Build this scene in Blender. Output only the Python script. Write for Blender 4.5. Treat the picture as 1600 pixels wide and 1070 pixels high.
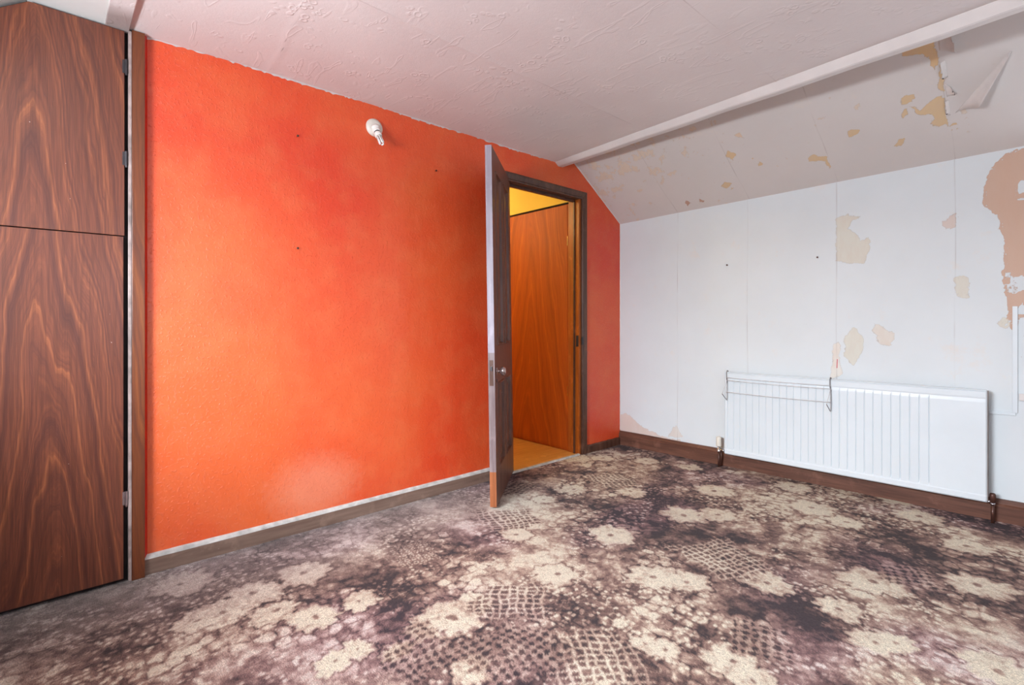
import bpy, bmesh, math, random
import numpy as np
from mathutils import Vector, Matrix
random.seed(4); rng = np.random.default_rng(11)
for o in list(bpy.data.objects): bpy.data.objects.remove(o, do_unlink=True)
scene = bpy.context.scene
COL = scene.collection
R = math.radians

# ------------------------------------------------------------------ camera, sky, light, exposure
CAM = (-3.512, -2.508, 1.02)
cd = bpy.data.cameras.new('camera'); cam = bpy.data.objects.new('camera', cd); COL.objects.link(cam)
cam.location = CAM; cam.rotation_euler = (R(90), 0, R(-42.33))
cd.sensor_width = 36; cd.lens = 786/1600*36; cd.shift_y = -0.02; cd.clip_start = 0.05
scene.camera = cam
w = bpy.data.worlds.new('sky'); scene.world = w; w.use_nodes = True
bg = w.node_tree.nodes['Background']; bg.inputs[0].default_value = (0.72, 0.85, 1, 1); bg.inputs[1].default_value = 1.2
scene.view_settings.view_transform = 'Standard'; scene.view_settings.look = 'None'
scene.view_settings.gamma = 1; scene.view_settings.use_curve_mapping = False
scene.view_settings.exposure = 0.0

def area(name, loc, rot, sx, sy, power, color):
    l = bpy.data.lights.new(name, 'AREA'); l.shape = 'RECTANGLE'; l.size = sx; l.size_y = sy
    l.energy = power; l.color = color
    o = bpy.data.objects.new(name, l); COL.objects.link(o); o.location = loc; o.rotation_euler = rot
    return o
# daylight entering by the dormer window on the left and by the window in the wall behind the camera
area('sky_left', (-6.3, -1.5, 2.62), (R(68), 0, R(-90)), 4.2, 1.2, 900, (0.84, 0.92, 1.0))
area('ground_left', (-4.50, -1.40, 1.34), (R(97), 0, R(-90)), 0.8, 0.20, 90, (0.86, 0.93, 1.0))
area('daylight_back_window', (-2.75, -3.92, 1.35), (R(84), 0, 0), 1.75, 1.05, 14, (0.82, 0.90, 1.0))
area('daylight_right_window', (0.27, -2.98, 1.25), (R(90), 0, R(90)), 0.90, 1.00, 11, (0.80, 0.88, 1.0))
lp = bpy.data.lights.new('hallway_bulb_light', 'POINT'); lp.energy = 25; lp.color = (1.0, 0.74, 0.42); lp.shadow_soft_size = 0.06
lo = bpy.data.objects.new('hallway_bulb_light', lp); COL.objects.link(lo); lo.location = (-1.45, 1.25, 2.15)

# ------------------------------------------------------------------ helpers
def link(me, name, mat=None, parent=None, smooth=False):
    o = bpy.data.objects.new(name, me); COL.objects.link(o)
    if mat:
        for m in (mat if isinstance(mat, (list, tuple)) else [mat]): me.materials.append(m)
    if parent: o.parent = parent
    if smooth:
        for p in me.polygons: p.use_smooth = True
    return o
def fin(bm, name, mat=None, parent=None, smooth=False, bevel=0.0, seg=2):
    bmesh.ops.recalc_face_normals(bm, faces=bm.faces)
    me = bpy.data.meshes.new(name); bm.to_mesh(me); bm.free()
    o = link(me, name, mat, parent, smooth)
    if bevel:
        md = o.modifiers.new('bevel', 'BEVEL'); md.width = bevel; md.segments = seg; md.limit_method = 'ANGLE'; md.angle_limit = R(40)
    return o
def box(bm, x0, x1, y0, y1, z0, z1):
    vs = [bm.verts.new((x, y, z)) for x in (x0, x1) for y in (y0, y1) for z in (z0, z1)]
    for f in ((0,1,3,2),(4,6,7,5),(0,4,5,1),(2,3,7,6),(0,2,6,4),(1,5,7,3)): bm.faces.new([vs[i] for i in f])
def prism(bm, pts, ext):
    """closed polygon pts (3D) extruded along ext"""
    e = Vector(ext); a = [bm.verts.new(p) for p in pts]; b = [bm.verts.new(Vector(p)+e) for p in pts]
    bm.faces.new(a); bm.faces.new(b[::-1]); n = len(pts)
    for i in range(n): bm.faces.new((a[i], b[i], b[(i+1) % n], a[(i+1) % n]))
def loft(bm, rings, cap=True, closed=True):
    V = [[bm.verts.new(p) for p in r] for r in rings]; n = len(rings[0])
    for i in range(len(V)-1):
        for j in range(n if closed else n-1):
            bm.faces.new((V[i][j], V[i][(j+1) % n], V[i+1][(j+1) % n], V[i+1][j]))
    if cap and closed: bm.faces.new(V[0][::-1]); bm.faces.new(V[-1])
def frame_of(d):
    d = Vector(d).normalized(); u = d.cross(Vector((0,0,1)))
    if u.length < 1e-3: u = Vector((1,0,0))
    u.normalize(); return d, u, d.cross(u).normalized()
def tube(bm, pts, r, n=10, cap=True):
    pts = [Vector(p) for p in pts]; rings = []
    for i, p in enumerate(pts):
        t = (pts[min(i+1, len(pts)-1)] - pts[max(i-1, 0)])
        d, u, v = frame_of(t); rr = r[i] if isinstance(r, (list, tuple)) else r
        if i == 0: u0 = u
        else:
            u = (u0 - d*u0.dot(d)).normalized(); v = d.cross(u); u0 = u
        rings.append([p + rr*(math.cos(a)*u + math.sin(a)*v) for a in [2*math.pi*k/n for k in range(n)]])
    loft(bm, rings, cap)
def lathe(bm, org, axis, prof, n=28):
    d, u, v = frame_of(axis); org = Vector(org)
    loft(bm, [[org + d*h + max(r, 1e-4)*(math.cos(a)*u + math.sin(a)*v) for a in [2*math.pi*k/n for k in range(n)]] for h, r in prof])
def empty(name, loc=(0,0,0), rz=0.0):
    o = bpy.data.objects.new(name, None); COL.objects.link(o); o.location = loc; o.rotation_euler = (0, 0, rz); o.empty_display_size = .1
    return o
def tag(o, label=None, cat=None, group=None, kind=None):
    if label: o['label'] = label
    if cat: o['category'] = cat
    if group: o['group'] = group
    if kind: o['kind'] = kind
    return o

# ---- node helpers
class NT:
    def __init__(s, name):
        s.m = bpy.data.materials.new(name); s.m.use_nodes = True; s.t = s.m.node_tree
        s.b = s.t.nodes['Principled BSDF']
    def n(s, typ, **kw):
        x = s.t.nodes.new(typ)
        for k, v in kw.items(): setattr(x, k, v)
        return x
    def l(s, a, b): s.t.links.new(a, b)
    def inp(s, sock, v):
        if hasattr(v, 'is_output'): s.l(v, sock)
        else: sock.default_value = v
    def math(s, op, a, b=None, c=None):
        x = s.n('ShaderNodeMath', operation=op); s.inp(x.inputs[0], a)
        if b is not None: s.inp(x.inputs[1], b)
        if c is not None: s.inp(x.inputs[2], c)
        return x.outputs[0]
    def noise(s, scale, detail=4, rough=.55, vec=None, dist=0.0, out=0):
        x = s.n('ShaderNodeTexNoise'); x.inputs['Scale'].default_value = scale; x.inputs['Detail'].default_value = detail
        x.inputs['Roughness'].default_value = rough; x.inputs['Distortion'].default_value = dist
        if vec is not None: s.l(vec, x.inputs['Vector'])
        return x.outputs[out]
    def obj(s, scale=(1,1,1), loc=(0,0,0)):
        c = s.n('ShaderNodeTexCoord'); m = s.n('ShaderNodeMapping'); m.inputs['Scale'].default_value = scale; m.inputs['Location'].default_value = loc
        s.l(c.outputs['Object'], m.inputs['Vector']); return m.outputs[0]
    def ramp(s, fac, stops, interp='LINEAR'):
        x = s.n('ShaderNodeValToRGB'); x.color_ramp.interpolation = interp; e = x.color_ramp.elements
        while len(e) < len(stops): e.new(.5)
        for k, (p, c) in enumerate(stops):
            e[k].position = p; e[k].color = (c if len(c) == 4 else (*c, 1)) if isinstance(c, (tuple, list)) else (c, c, c, 1)
        s.l(fac, x.inputs[0]); return x.outputs[0]
    def mix(s, fac, a, b, mode='MIX'):
        x = s.n('ShaderNodeMix', data_type='RGBA', blend_type=mode); s.inp(x.inputs[0], fac)
        for sock, v in ((x.inputs[6], a), (x.inputs[7], b)):
            if isinstance(v, (tuple, list)): sock.default_value = (*v[:3], 1)
            else: s.l(v, sock)
        return x.outputs[2]
    def bump(s, h, strength=.3, dist=.01, prev=None):
        x = s.n('ShaderNodeBump'); x.inputs['Strength'].default_value = strength; x.inputs['Distance'].default_value = dist
        s.l(h, x.inputs['Height'])
        if prev is not None: s.l(prev, x.inputs['Normal'])
        return x.outputs[0]
    def attr(s, name):
        x = s.n('ShaderNodeAttribute'); x.attribute_name = name; return x
    def out(s, col=None, rough=None, bump=None, metal=None, spec=None, coat=None):
        for k, v in (('Base Color', col), ('Roughness', rough), ('Normal', bump), ('Metallic', metal), ('Specular IOR Level', spec), ('Coat Weight', coat)):
            if v is None: continue
            if isinstance(v, (tuple, list)): s.b.inputs[k].default_value = (*v[:3], 1)
            else: s.inp(s.b.inputs[k], v)
        return s.m
def lin(r, g, b):
    f = lambda c: (c/255/12.92) if c/255 <= .04045 else ((c/255+.055)/1.055)**2.4
    return (f(r), f(g), f(b))

# ------------------------------------------------------------------ materials
def plain(name, col, rough=.5, metal=0, var=.12, scale=30, bump=.0):
    t = NT(name); nz = t.noise(scale, 4, vec=t.obj())
    c = t.mix(t.ramp(nz, [(.35, 0.), (.7, 1.)]), tuple(x*(1-var) for x in col), tuple(min(1, x*(1+var)) for x in col))
    return t.out(c, rough, t.bump(nz, bump, .003) if bump else None, metal)

def m_orange():
    t = NT('orange_gloss_paint'); v = t.obj()
    big = t.noise(.9, 2, .5, v); mid = t.noise(7, 5, .6, v)
    c = t.mix(t.ramp(big, [(.35, 0.), (.65, 1.)]), (.69, .050, .013), (.74, .120, .028))
    c = t.mix(t.math('MULTIPLY', t.ramp(mid, [(.45, 0.), (.75, 1.)]), .35), c, (.76, .185, .06))
    # faded scuff low on the wall
    sc = t.n('ShaderNodeSeparateXYZ'); t.l(v, sc.inputs[0])
    dx = t.math('MULTIPLY', t.math('ADD', sc.outputs[0], 2.55), 2.2); dz = t.math('MULTIPLY', t.math('ADD', sc.outputs[2], -.20), 3.0)
    dd = t.math('SQRT', t.math('ADD', t.math('MULTIPLY', dx, dx), t.math('MULTIPLY', dz, dz)))
    fn = t.math('ADD', dd, t.math('MULTIPLY', t.noise(40, 5, .7, v), .5))
    c = t.mix(t.ramp(fn, [(.45, .55), (.85, 0.)]), c, (.80, .27, .16))
    # woodchip and brush relief
    h1 = t.noise(85, 4, .65, v); h2 = t.noise(16, 3, .6, t.obj((1, 1, .6))); h3 = t.noise(230, 2, .5, v)
    chips = t.ramp(h1, [(.54, 0.), (.66, 1.)])
    fleck = t.ramp(t.noise(60, 3, .8, v), [(.735, 0.), (.75, 1.)]); c = t.mix(t.math('MULTIPLY', fleck, .55), c, (.85, .50, .38))
    b = t.bump(h2, .22, .012); b = t.bump(chips, .55, .0022, b); b = t.bump(h3, .16, .001, b)
    return t.out(c, t.math('ADD', .30, t.math('MULTIPLY', mid, .18)), b, spec=.65)
M_ORANGE = m_orange()

def m_paper(name, base, seam_axis=None, peel=True):
    """old white painted lining paper; attribute 'peel' is the signed distance (m) to the missing pieces"""
    t = NT(name); v = t.obj()
    n1 = t.noise(2.2, 4, .6, v); n2 = t.noise(25, 4, .6, v)
    c = t.mix(t.ramp(n1, [(.35, 0.), (.7, 1.)]), tuple(x*.95 for x in base), base)
    st = t.ramp(t.noise(5.5, 7, .72, v), [(.60, 0.), (.78, .5)]); c = t.mix(st, c, (.78, .66, .56))
    b = t.bump(t.noise(9, 3, .5, v), .10, .01); b = t.bump(n2, .18, .0015, b)
    if peel:
        d = t.math('ADD', t.attr('peel').outputs['Fac'], t.math('MULTIPLY', t.math('SUBTRACT', t.noise(45, 7, .75, v), .5), .032))
        m = t.ramp(t.math('ADD', t.math('MULTIPLY', d, 40), .5), [(.47, 0.), (.53, 1.)])
        pc = t.attr('peelcol').outputs['Color']
        pc = t.mix(t.ramp(t.noise(14, 6, .7, t.obj((1, 1, .35))), [(.4, 0.), (.65, .28)]), pc, (.62, .46, .37))
        edge = t.ramp(t.math('ABSOLUTE', t.math('MULTIPLY', d, 260)), [(0., .35), (.4, 0.)])
        c = t.mix(m, c, pc); c = t.mix(edge, c, (.42, .33, .28))
        b = t.bump(m, .6, -.0012, b)
        sm = t.attr('seam').outputs['Fac']
        sn = t.math('MULTIPLY', t.ramp(sm, [(0., 1.), (.0035, 0.)]), t.ramp(t.noise(3.2, 3, .6, v), [(.42, .08), (.62, .62)]))
        c = t.mix(sn, c, (.30, .24, .22))
    fl = t.ramp(t.noise(70, 2, .8, v), [(.775, 0.), (.79, 1.)]); c = t.mix(t.math('MULTIPLY', fl, .6), c, (.40, .27, .20))
    return t.out(c, .62, b)
M_WHITE = m_paper('white_painted_lining_paper', (.715, .755, .775))
M_SLOPE = m_paper('grubby_white_slope_paper', (.68, .635, .61))

def m_ceiling():
    t = NT('embossed_ceiling_paper'); v = t.obj()
    c = t.mix(t.ramp(t.noise(1.6, 3, .5, v), [(.35, 0.), (.7, 1.)]), (.70, .63, .615), (.77, .71, .69))
    sm = t.attr('seam').outputs['Fac']
    c = t.mix(t.math('MULTIPLY', t.ramp(sm, [(0., 1.), (.004, 0.)]), t.ramp(t.noise(2.4, 2, .5, v), [(.42, 0.), (.6, .75)])), c, (.28, .20, .18))
    # little embossed petals and stalks
    vo = t.n('ShaderNodeTexVoronoi', feature='F1'); vo.inputs['Scale'].default_value = 26
    wv = t.n('ShaderNodeMix', data_type='VECTOR'); wv.inputs[0].default_value = .04
    t.l(v, wv.inputs[4]); t.l(t.noise(9, 2, .5, v, out=1), wv.inputs[5]); t.l(wv.outputs[1], vo.inputs['Vector'])
    ring = t.ramp(vo.outputs['Distance'], [(.20, 0.), (.30, 1.), (.36, 1.), (.46, 0.)])
    area_ = t.ramp(t.noise(6.5, 2, .5, v), [(.55, 0.), (.62, 1.)])
    st = t.math('MULTIPLY', ring, area_)
    stalk = t.ramp(t.noise(16, 1, .4, t.obj((1, .28, 1)), 1.2), [(.62, 0.), (.66, 1.), (.68, 1.), (.72, 0.)])
    b = t.bump(t.noise(170, 3, .6, v), .28, .0014); b = t.bump(t.noise(60, 2, .5, v), .16, .002, b)
    b = t.bump(st, .45, .0022, b); b = t.bump(stalk, .3, .0018, b)
    return t.out(c, .7, b)
M_CEIL = m_ceiling()

def m_carpet():
    t = NT('patterned_carpet_pile'); v = t.obj(); col = t.attr('carpet').outputs['Color']
    f1 = t.noise(420, 2, .6, v); f2 = t.noise(150, 3, .6, t.obj((1.7, .7, 1)))
    c = t.mix(t.ramp(f1, [(.3, 0.), (.7, 1.)]), (.58, .58, .58), (1.40, 1.38, 1.36)); c = t.mix(1.0, col, c, 'MULTIPLY')
    k = t.mix(t.ramp(f2, [(.3, 0.), (.7, 1.)]), (.72, .72, .74), (1.24, 1.23, 1.2)); c = t.mix(1.0, c, k, 'MULTIPLY')
    b = t.bump(f1, .8, .004); b = t.bump(f2, .5, .005, b)
    t.b.inputs['Sheen Weight'].default_value = .06; t.b.inputs['Sheen Roughness'].default_value = .5
    return t.out(c, .95, b, spec=.1)
M_CARPET = m_carpet()

def m_veneer(name, cols, axis=0, x0=-3.53, k=7.5, zk=-1.0, rough=.28, dens=26, z0=0.0, fine=.45, shift=0.0):
    """rosewood style veneer: nested cathedral arches, axis = horizontal axis of the board"""
    t = NT(name); v = t.obj()
    sp = t.n('ShaderNodeSeparateXYZ'); t.l(v, sp.inputs[0])
    X = sp.outputs[axis]; Z = sp.outputs[2]
    wob = t.math('MULTIPLY', t.math('SUBTRACT', t.noise(1.0, 3, .5, t.obj((2.2, 2.2, .8), (shift, 0, 0))), .5), .26)
    xx = t.math('ADD', t.math('SUBTRACT', X, x0), wob)
    ax = t.math('POWER', t.math('ADD', t.math('MULTIPLY', xx, xx), .0007), .5)
    q = t.math('ADD', t.math('MULTIPLY', ax, k), t.math('MULTIPLY', t.math('ADD', Z, -z0), -zk))
    q = t.math('ADD', q, t.math('MULTIPLY', t.noise(1.0, 4, .6, t.obj((9, 9, 1.3))), .55))
    f = t.math('MULTIPLY', q, dens/10)
    comb = t.n('ShaderNodeCombineXYZ'); t.l(f, comb.inputs[0])
    bands = t.noise(2.1, 5, .68, comb.outputs[0])
    streak = t.noise(1.0, 4, .6, t.obj((190, 190, 5)))
    c = t.ramp(bands, [(.30, cols[0]), (.44, cols[1]), (.56, cols[2]), (.68, cols[3])])
    c = t.mix(t.math('MULTIPLY', t.ramp(streak, [(.4, 1.), (.6, 0.)]), fine), c, tuple(x*.55 for x in cols[1]))
    fl = t.ramp(t.noise(110, 1, .5, v), [(.83, 0.), (.85, .7)]); c = t.mix(fl, c, (.6, .5, .45))
    b = t.bump(streak, .05, .001)
    return t.out(c, t.math('ADD', rough, t.math('MULTIPLY', t.noise(5, 3, .5, v), .12)), b, spec=.5)
ROSE = ((.040, .014, .014), (.125, .036, .022), (.20, .058, .028), (.37, .118, .045))
M_ROSE = m_veneer('rosewood_veneer', ROSE)
M_ROSE_UP = m_veneer('rosewood_veneer_upper', ROSE, x0=-3.60, k=8, z0=.2, shift=3.3)
M_POST = m_veneer('varnished_pine_post', ((.05, .014, .008), (.13, .034, .013), (.20, .053, .015), (.29, .09, .022)), x0=-3.6, k=14, dens=14, fine=.35)
AMB = ((.21, .032, .002), (.38, .070, .003), (.48, .092, .004), (.58, .14, .006))
M_HALLPANEL = m_veneer('amber_veneer', AMB, axis=1, x0=.55, k=7, dens=15, rough=.5, fine=.3)

def m_darkwood(name, a, b_, grain='z', rough=.38):
    t = NT(name); s = {'x': (3, 40, 40), 'y': (40, 3, 40), 'z': (40, 40, 3)}[grain]
    g = t.noise(1.0, 5, .65, t.obj(s)); p = t.noise(9, 5, .65, t.obj())
    c = t.mix(t.ramp(g, [(.35, 0.), (.68, 1.)]), a, b_); c = t.mix(t.ramp(p, [(.55, 0.), (.75, .45)]), c, tuple(min(1, x*1.7+.02) for x in b_))
    ch = t.ramp(t.noise(55, 3, .7, t.obj()), [(.735, 0.), (.75, .8)]); c = t.mix(ch, c, (.55, .47, .42))
    return t.out(c, rough, t.bump(g, .15, .002))
M_DOOR = m_darkwood('dark_stained_door_wood', (.080, .030, .020), (.18, .074, .048))
M_DOOREDGE = m_darkwood('worn_grey_door_edge', (.23, .20, .24), (.34, .30, .35), rough=.5)
M_FRAME = m_darkwood('dark_brown_gloss_frame', (.060, .024, .015), (.13, .058, .036), rough=.3)
M_JAMB = m_darkwood('amber_stained_jamb', (.26, .06, .010), (.42, .11, .014), rough=.35)
M_SKIRT = m_darkwood('dusty_brown_skirting', (.15, .088, .064), (.24, .155, .118), 'x', .5)
M_SKIRT_R = m_darkwood('red_brown_skirting', (.088, .034, .022), (.18, .076, .048), 'x', .4)
M_SKIRT_TOP = plain('grimy_white_skirting_edge', (.50, .48, .45), .6, var=.25, scale=25)
M_TRIM = plain('white_gloss_trim', (.73, .69, .67), .35, var=.04, scale=8)
M_SMOOTH = plain('smooth_white_board', (.82, .81, .78), .5, var=.03, scale=3)
M_RAD = plain('white_radiator_enamel', (.70, .755, .79), .32, var=.02, scale=5)
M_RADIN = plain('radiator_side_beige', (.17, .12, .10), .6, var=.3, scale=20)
M_PLASTIC = plain('white_plastic', (.82, .79, .74), .35, var=.03)
M_CREAM = plain('aged_cream_plastic', (.74, .70, .62), .4, var=.06)
M_DARKG = plain('dark_grey_metal', (.06, .055, .06), .4, .6)
M_CHROME = plain('chrome', (.62, .62, .66), .16, 1.0, .08)
M_COPPER = plain('painted_brown_pipe', (.085, .035, .025), .35, .3)
M_PEWTER = plain('polished_brown_knob', (.40, .30, .29), .18, .85, .15)
M_WIRE = plain('white_coated_wire', (.62, .62, .63), .4)
M_WIREDARK = plain('bare_grey_wire', (.22, .21, .22), .4, .5)
M_YELLOW = plain('yellow_emulsion', (.80, .66, .17), .8, var=.04, scale=4)
M_HALLFLOOR = m_darkwood('orange_laminate_floor', (.52, .24, .05), (.66, .33, .085), 'x', .4)
M_DARK = plain('dark_void', (.012, .008, .008), .9)
M_SHELL = plain('plain_white_plaster', (.74, .72, .70), .8, var=.04, scale=3)
M_WIN = plain('white_window_frame', (.8, .8, .8), .4)
def m_glass():
    t = NT('window_glass'); nt = t.t; nt.nodes.remove(t.b)
    tr = t.n('ShaderNodeBsdfTransparent'); gl = t.n('ShaderNodeBsdfGlossy'); gl.inputs['Roughness'].default_value = .03
    mx = t.n('ShaderNodeMixShader'); mx.inputs[0].default_value = .06
    t.l(tr.outputs[0], mx.inputs[1]); t.l(gl.outputs[0], mx.inputs[2]); t.l(mx.outputs[0], nt.nodes['Material Output'].inputs[0]); return t.m
M_GLASS = m_glass()
def m_tube():
    t = NT('frosted_lamp_tube'); t.b.inputs['Subsurface Weight'].default_value = .2; return t.out((.88, .87, .84), .15)
M_TUBE = m_tube()

# ------------------------------------------------------------------ numpy surfaces
def hsh(ix, iy, seed):
    h = (ix.astype(np.int64)*374761393 + iy.astype(np.int64)*668265263 + seed*1442695041) & 0x7fffffff
    h = ((h ^ (h >> 13))*1274126177) & 0x7fffffff
    return ((h ^ (h >> 16)) & 0xffffff)/float(0xffffff)
def vnoise(x, y, seed=0):
    ix = np.floor(x); iy = np.floor(y); fx = x-ix; fy = y-iy
    fx = fx*fx*(3-2*fx); fy = fy*fy*(3-2*fy)
    a = hsh(ix, iy, seed); b = hsh(ix+1, iy, seed); c = hsh(ix, iy+1, seed); d = hsh(ix+1, iy+1, seed)
    return (a*(1-fx)+b*fx)*(1-fy) + (c*(1-fx)+d*fx)*fy
def fbm(x, y, oct=4, seed=0, rough=.55):
    s = 0; a = 1; t = 0
    for k in range(oct):
        s = s + a*vnoise(x*2**k, y*2**k, seed+k*7); t += a; a *= rough
    return s/t
def voro(x, y, seed=0):
    ix = np.floor(x); iy = np.floor(y); f1 = np.full(x.shape, 9.); f2 = np.full(x.shape, 9.); cid = np.zeros(x.shape)
    for dx in (-1, 0, 1):
        for dy in (-1, 0, 1):
            px = ix+dx+.15+.7*hsh(ix+dx, iy+dy, seed); py = iy+dy+.15+.7*hsh(ix+dx, iy+dy, seed+5)
            d = np.hypot(px-x, py-y); i = hsh(ix+dx, iy+dy, seed+9); new = d < f1
            f2 = np.where(new, f1, np.minimum(f2, d)); cid = np.where(new, i, cid); f1 = np.where(new, d, f1)
    return f1, f2, cid
def sstep(a, b, x):
    t = np.clip((x-a)/(b-a), 0, 1); return t*t*(3-2*t)
def grid(name, P, nu, nv, mat, floats=None, cols=None, smooth=True):
    """P: (nv+1, nu+1, 3) array"""
    me = bpy.data.meshes.new(name); nV = (nu+1)*(nv+1); nF = nu*nv
    me.vertices.add(nV); me.vertices.foreach_set('co', P.reshape(-1).astype(np.float32))
    i = np.arange(nV).reshape(nv+1, nu+1)
    q = np.stack([i[:-1, :-1], i[:-1, 1:], i[1:, 1:], i[1:, :-1]], -1).reshape(-1)
    me.loops.add(nF*4); me.loops.foreach_set('vertex_index', q.astype(np.int32))
    me.polygons.add(nF); me.polygons.foreach_set('loop_start', np.arange(0, nF*4, 4, dtype=np.int32))
    me.polygons.foreach_set('use_smooth', np.ones(nF, dtype=bool))
    me.update(calc_edges=True)
    for k, a in (floats or {}).items():
        at = me.attributes.new(k, 'FLOAT', 'POINT'); at.data.foreach_set('value', a.reshape(-1).astype(np.float32))
    for k, a in (cols or {}).items():
        at = me.attributes.new(k, 'FLOAT_COLOR', 'POINT'); a4 = np.concatenate([a, np.ones(a.shape[:-1]+(1,))], -1)
        at.data.foreach_set('color', a4.reshape(-1).astype(np.float32))
    return link(me, name, mat)
def poly_sd(px, py, poly):
    """signed distance, positive inside"""
    d = np.full(px.shape, 1e9); ins = np.zeros(px.shape, bool); n = len(poly)
    for i in range(n):
        ax, ay = poly[i]; bx, by = poly[(i+1) % n]; ex, ey = bx-ax, by-ay
        t = np.clip(((px-ax)*ex+(py-ay)*ey)/(ex*ex+ey*ey+1e-12), 0, 1)
        d = np.minimum(d, np.hypot(px-ax-t*ex, py-ay-t*ey))
        c = ((ay > py) != (by > py)) & (px < ex*(py-ay)/(ey if abs(ey) > 1e-9 else 1e-9)+ax); ins ^= c
    return np.where(ins, d, -d)
def peel_fields(u, v, pieces):
    u, v = u+.034*(fbm(u*22, v*22, 4, 401, .65)-.5), v+.034*(fbm(u*22+7, v*22, 4, 402, .65)-.5)
    best = np.full(u.shape, -.05); col = np.zeros(u.shape+(3,)); col[:] = (.7, .6, .5)
    for poly, c in pieces:
        s = poly_sd(u, v, poly); m = s > best; best = np.where(m, s, best); col[m] = c
    return np.clip(best, -.05, .05), col

# ------------------------------------------------------------------ room shell
ZC = 2.19
# --- orange wall (one slab with the doorway cut out)
bm = bmesh.new()
prism(bm, [(-3.30,0,-.02),(-1.285,0,-.02),(-1.285,0,1.985),(-.508,0,1.985),(-.508,0,-.02),(.03,0,-.02),(.03,0,1.87),(-.63,0,2.40),(-3.30,0,2.40)], (0,.10,0))
wall_back = fin(bm, 'wall_back', M_ORANGE); tag(wall_back, 'bright orange red painted textured wall with the doorway in it', 'wall', kind='structure')

# --- right wall, white, in wallpaper drops; local u runs along it from the corner
UX, UY = .0379, -.99928
def rw(u, off, z): return (UX*u - UY*0 - .99928*off, UY*u - .0379*off, z)
def grid_uv(u0, u1, v0, v1, step):
    nu = int((u1-u0)/step); nv = int((v1-v0)/step)
    U, V = np.meshgrid(np.linspace(u0, u1, nu+1), np.linspace(v0, v1, nv+1)); return U, V, nu, nv
PL_ = (.60, .40, .30); CR = (.68, .665, .59); PK = (.68, .58, .53)
S = [([(2.377,1.89),(2.35,1.884),(2.315,1.879),(2.285,1.853),(2.251,1.788),(2.234,1.711),(2.234,1.644),(2.263,1.6),(2.285,1.573),(2.299,1.515),(2.308,1.439),(2.311,1.357),(2.308,1.226),(2.322,1.128),(2.331,.991),(2.345,.99),(2.356,1.05),(2.40,1.05),(2.62,1.1),(2.62,1.87)], PL_),
     ([(2.385,.65),(2.62,.65),(2.62,1.06),(2.385,1.06)], PK),
     ([(-.01,.247),(.056,.265),(.129,.227),(.218,.172),(.36,.128),(.54,.118),(.54,.05),(-.01,.016)], PK),
     ([(.5,.229),(.436,.135),(.563,.14)], (.70,.66,.62)),
     ([(1.562,1.664),(1.622,1.667),(1.687,1.653),(1.639,1.633),(1.622,1.585),(1.655,1.553),(1.687,1.511),(1.729,1.518),(1.741,1.493),(1.722,1.442),(1.703,1.368),(1.639,1.373),(1.562,1.395)], CR),
     ([(1.648,.989),(1.681,.955),(1.71,.917),(1.697,.875),(1.69,.828),(1.648,.764),(1.606,.817),(1.602,.914),(1.622,.962)], CR),
     ([(1.76,1.009),(1.781,1.001),(1.812,.979),(1.857,.95),(1.851,.913),(1.821,.875),(1.79,.893),(1.76,.937),(1.738,.956)], (.70,.66,.60)),
     ([(2.059,1.569),(2.093,1.589),(2.111,1.596),(2.111,1.531),(2.088,1.524)], PK),
     ([(2.119,1.261),(2.16,1.258),(2.16,1.16),(2.132,1.154)], CR),
     ([(1.552,.893),(1.578,.894),(1.590,.679),(1.524,.66),(1.541,.734)], (.76,.72,.66)),
     ([(2.285,1.013),(2.304,1.04),(2.327,1.03),(2.304,1.0)], CR)]
U, V, nu, nv = grid_uv(-.02, 2.47, 0, 1.95, .006)
d, pcol = peel_fields(U, V, S)
isl = np.maximum(poly_sd(U, V, [(2.345,1.723),(2.42,1.753),(2.42,1.672),(2.345,1.665)]), poly_sd(U, V, [(2.35,1.641),(2.42,1.66),(2.42,1.61)]))
d = np.minimum(d, -isl)
k = sstep(1.36, 1.12, V)*(U > 2.28)*(vnoise(U*38, V*26, 3) > .50); d = np.where((k > .3) & (d > 0), -.01, d)
d = np.where((np.abs(U-2.22) < .13) & (d < 0), d+.010*sstep(-.035, 0, d), d)
seams = np.min([np.abs(U-s+.002*np.sin(V*6+s)) for s in (.516, 1.032, 1.563, 2.113, 2.66)], 0)
lip = np.clip(1-seams/.012, 0, 1)*.0014 + np.clip(d*200, -.5, .5)*-.0012
off = -lip*0 + (.0008*fbm(U*3, V*3, 3, 5)) + np.clip(1-seams/.01, 0, 1)*.0012
Z = V.copy()
P = np.stack([UX*U - .99928*off, UY*U - .0379*off, Z], -1)
wall_right = grid('wall_right', P, nu, nv, M_WHITE, {'peel': d, 'seam': seams}, {'peelcol': pcol})
wall_right.data.flip_normals()
tag(wall_right, 'white papered wall with cream peeled patches and bare plaster', 'wall', kind='structure')
bm = bmesh.new()
for (a_, b_, c_, d_) in ((-.15, 2.46, -.02, 1.95), (3.46, 3.85, -.02, 1.95), (2.46, 3.46, -.02, .66), (2.46, 3.46, 1.80, 1.95)):
    prism(bm, [rw(a_,-.006,c_), rw(b_,-.006,c_), rw(b_,-.13,c_), rw(a_,-.13,c_)], (0,0,d_-c_))
tag(fin(bm, 'wall_right_core', M_SHELL), 'masonry of the white wall with the window opening in it', 'wall', kind='structure')

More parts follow.
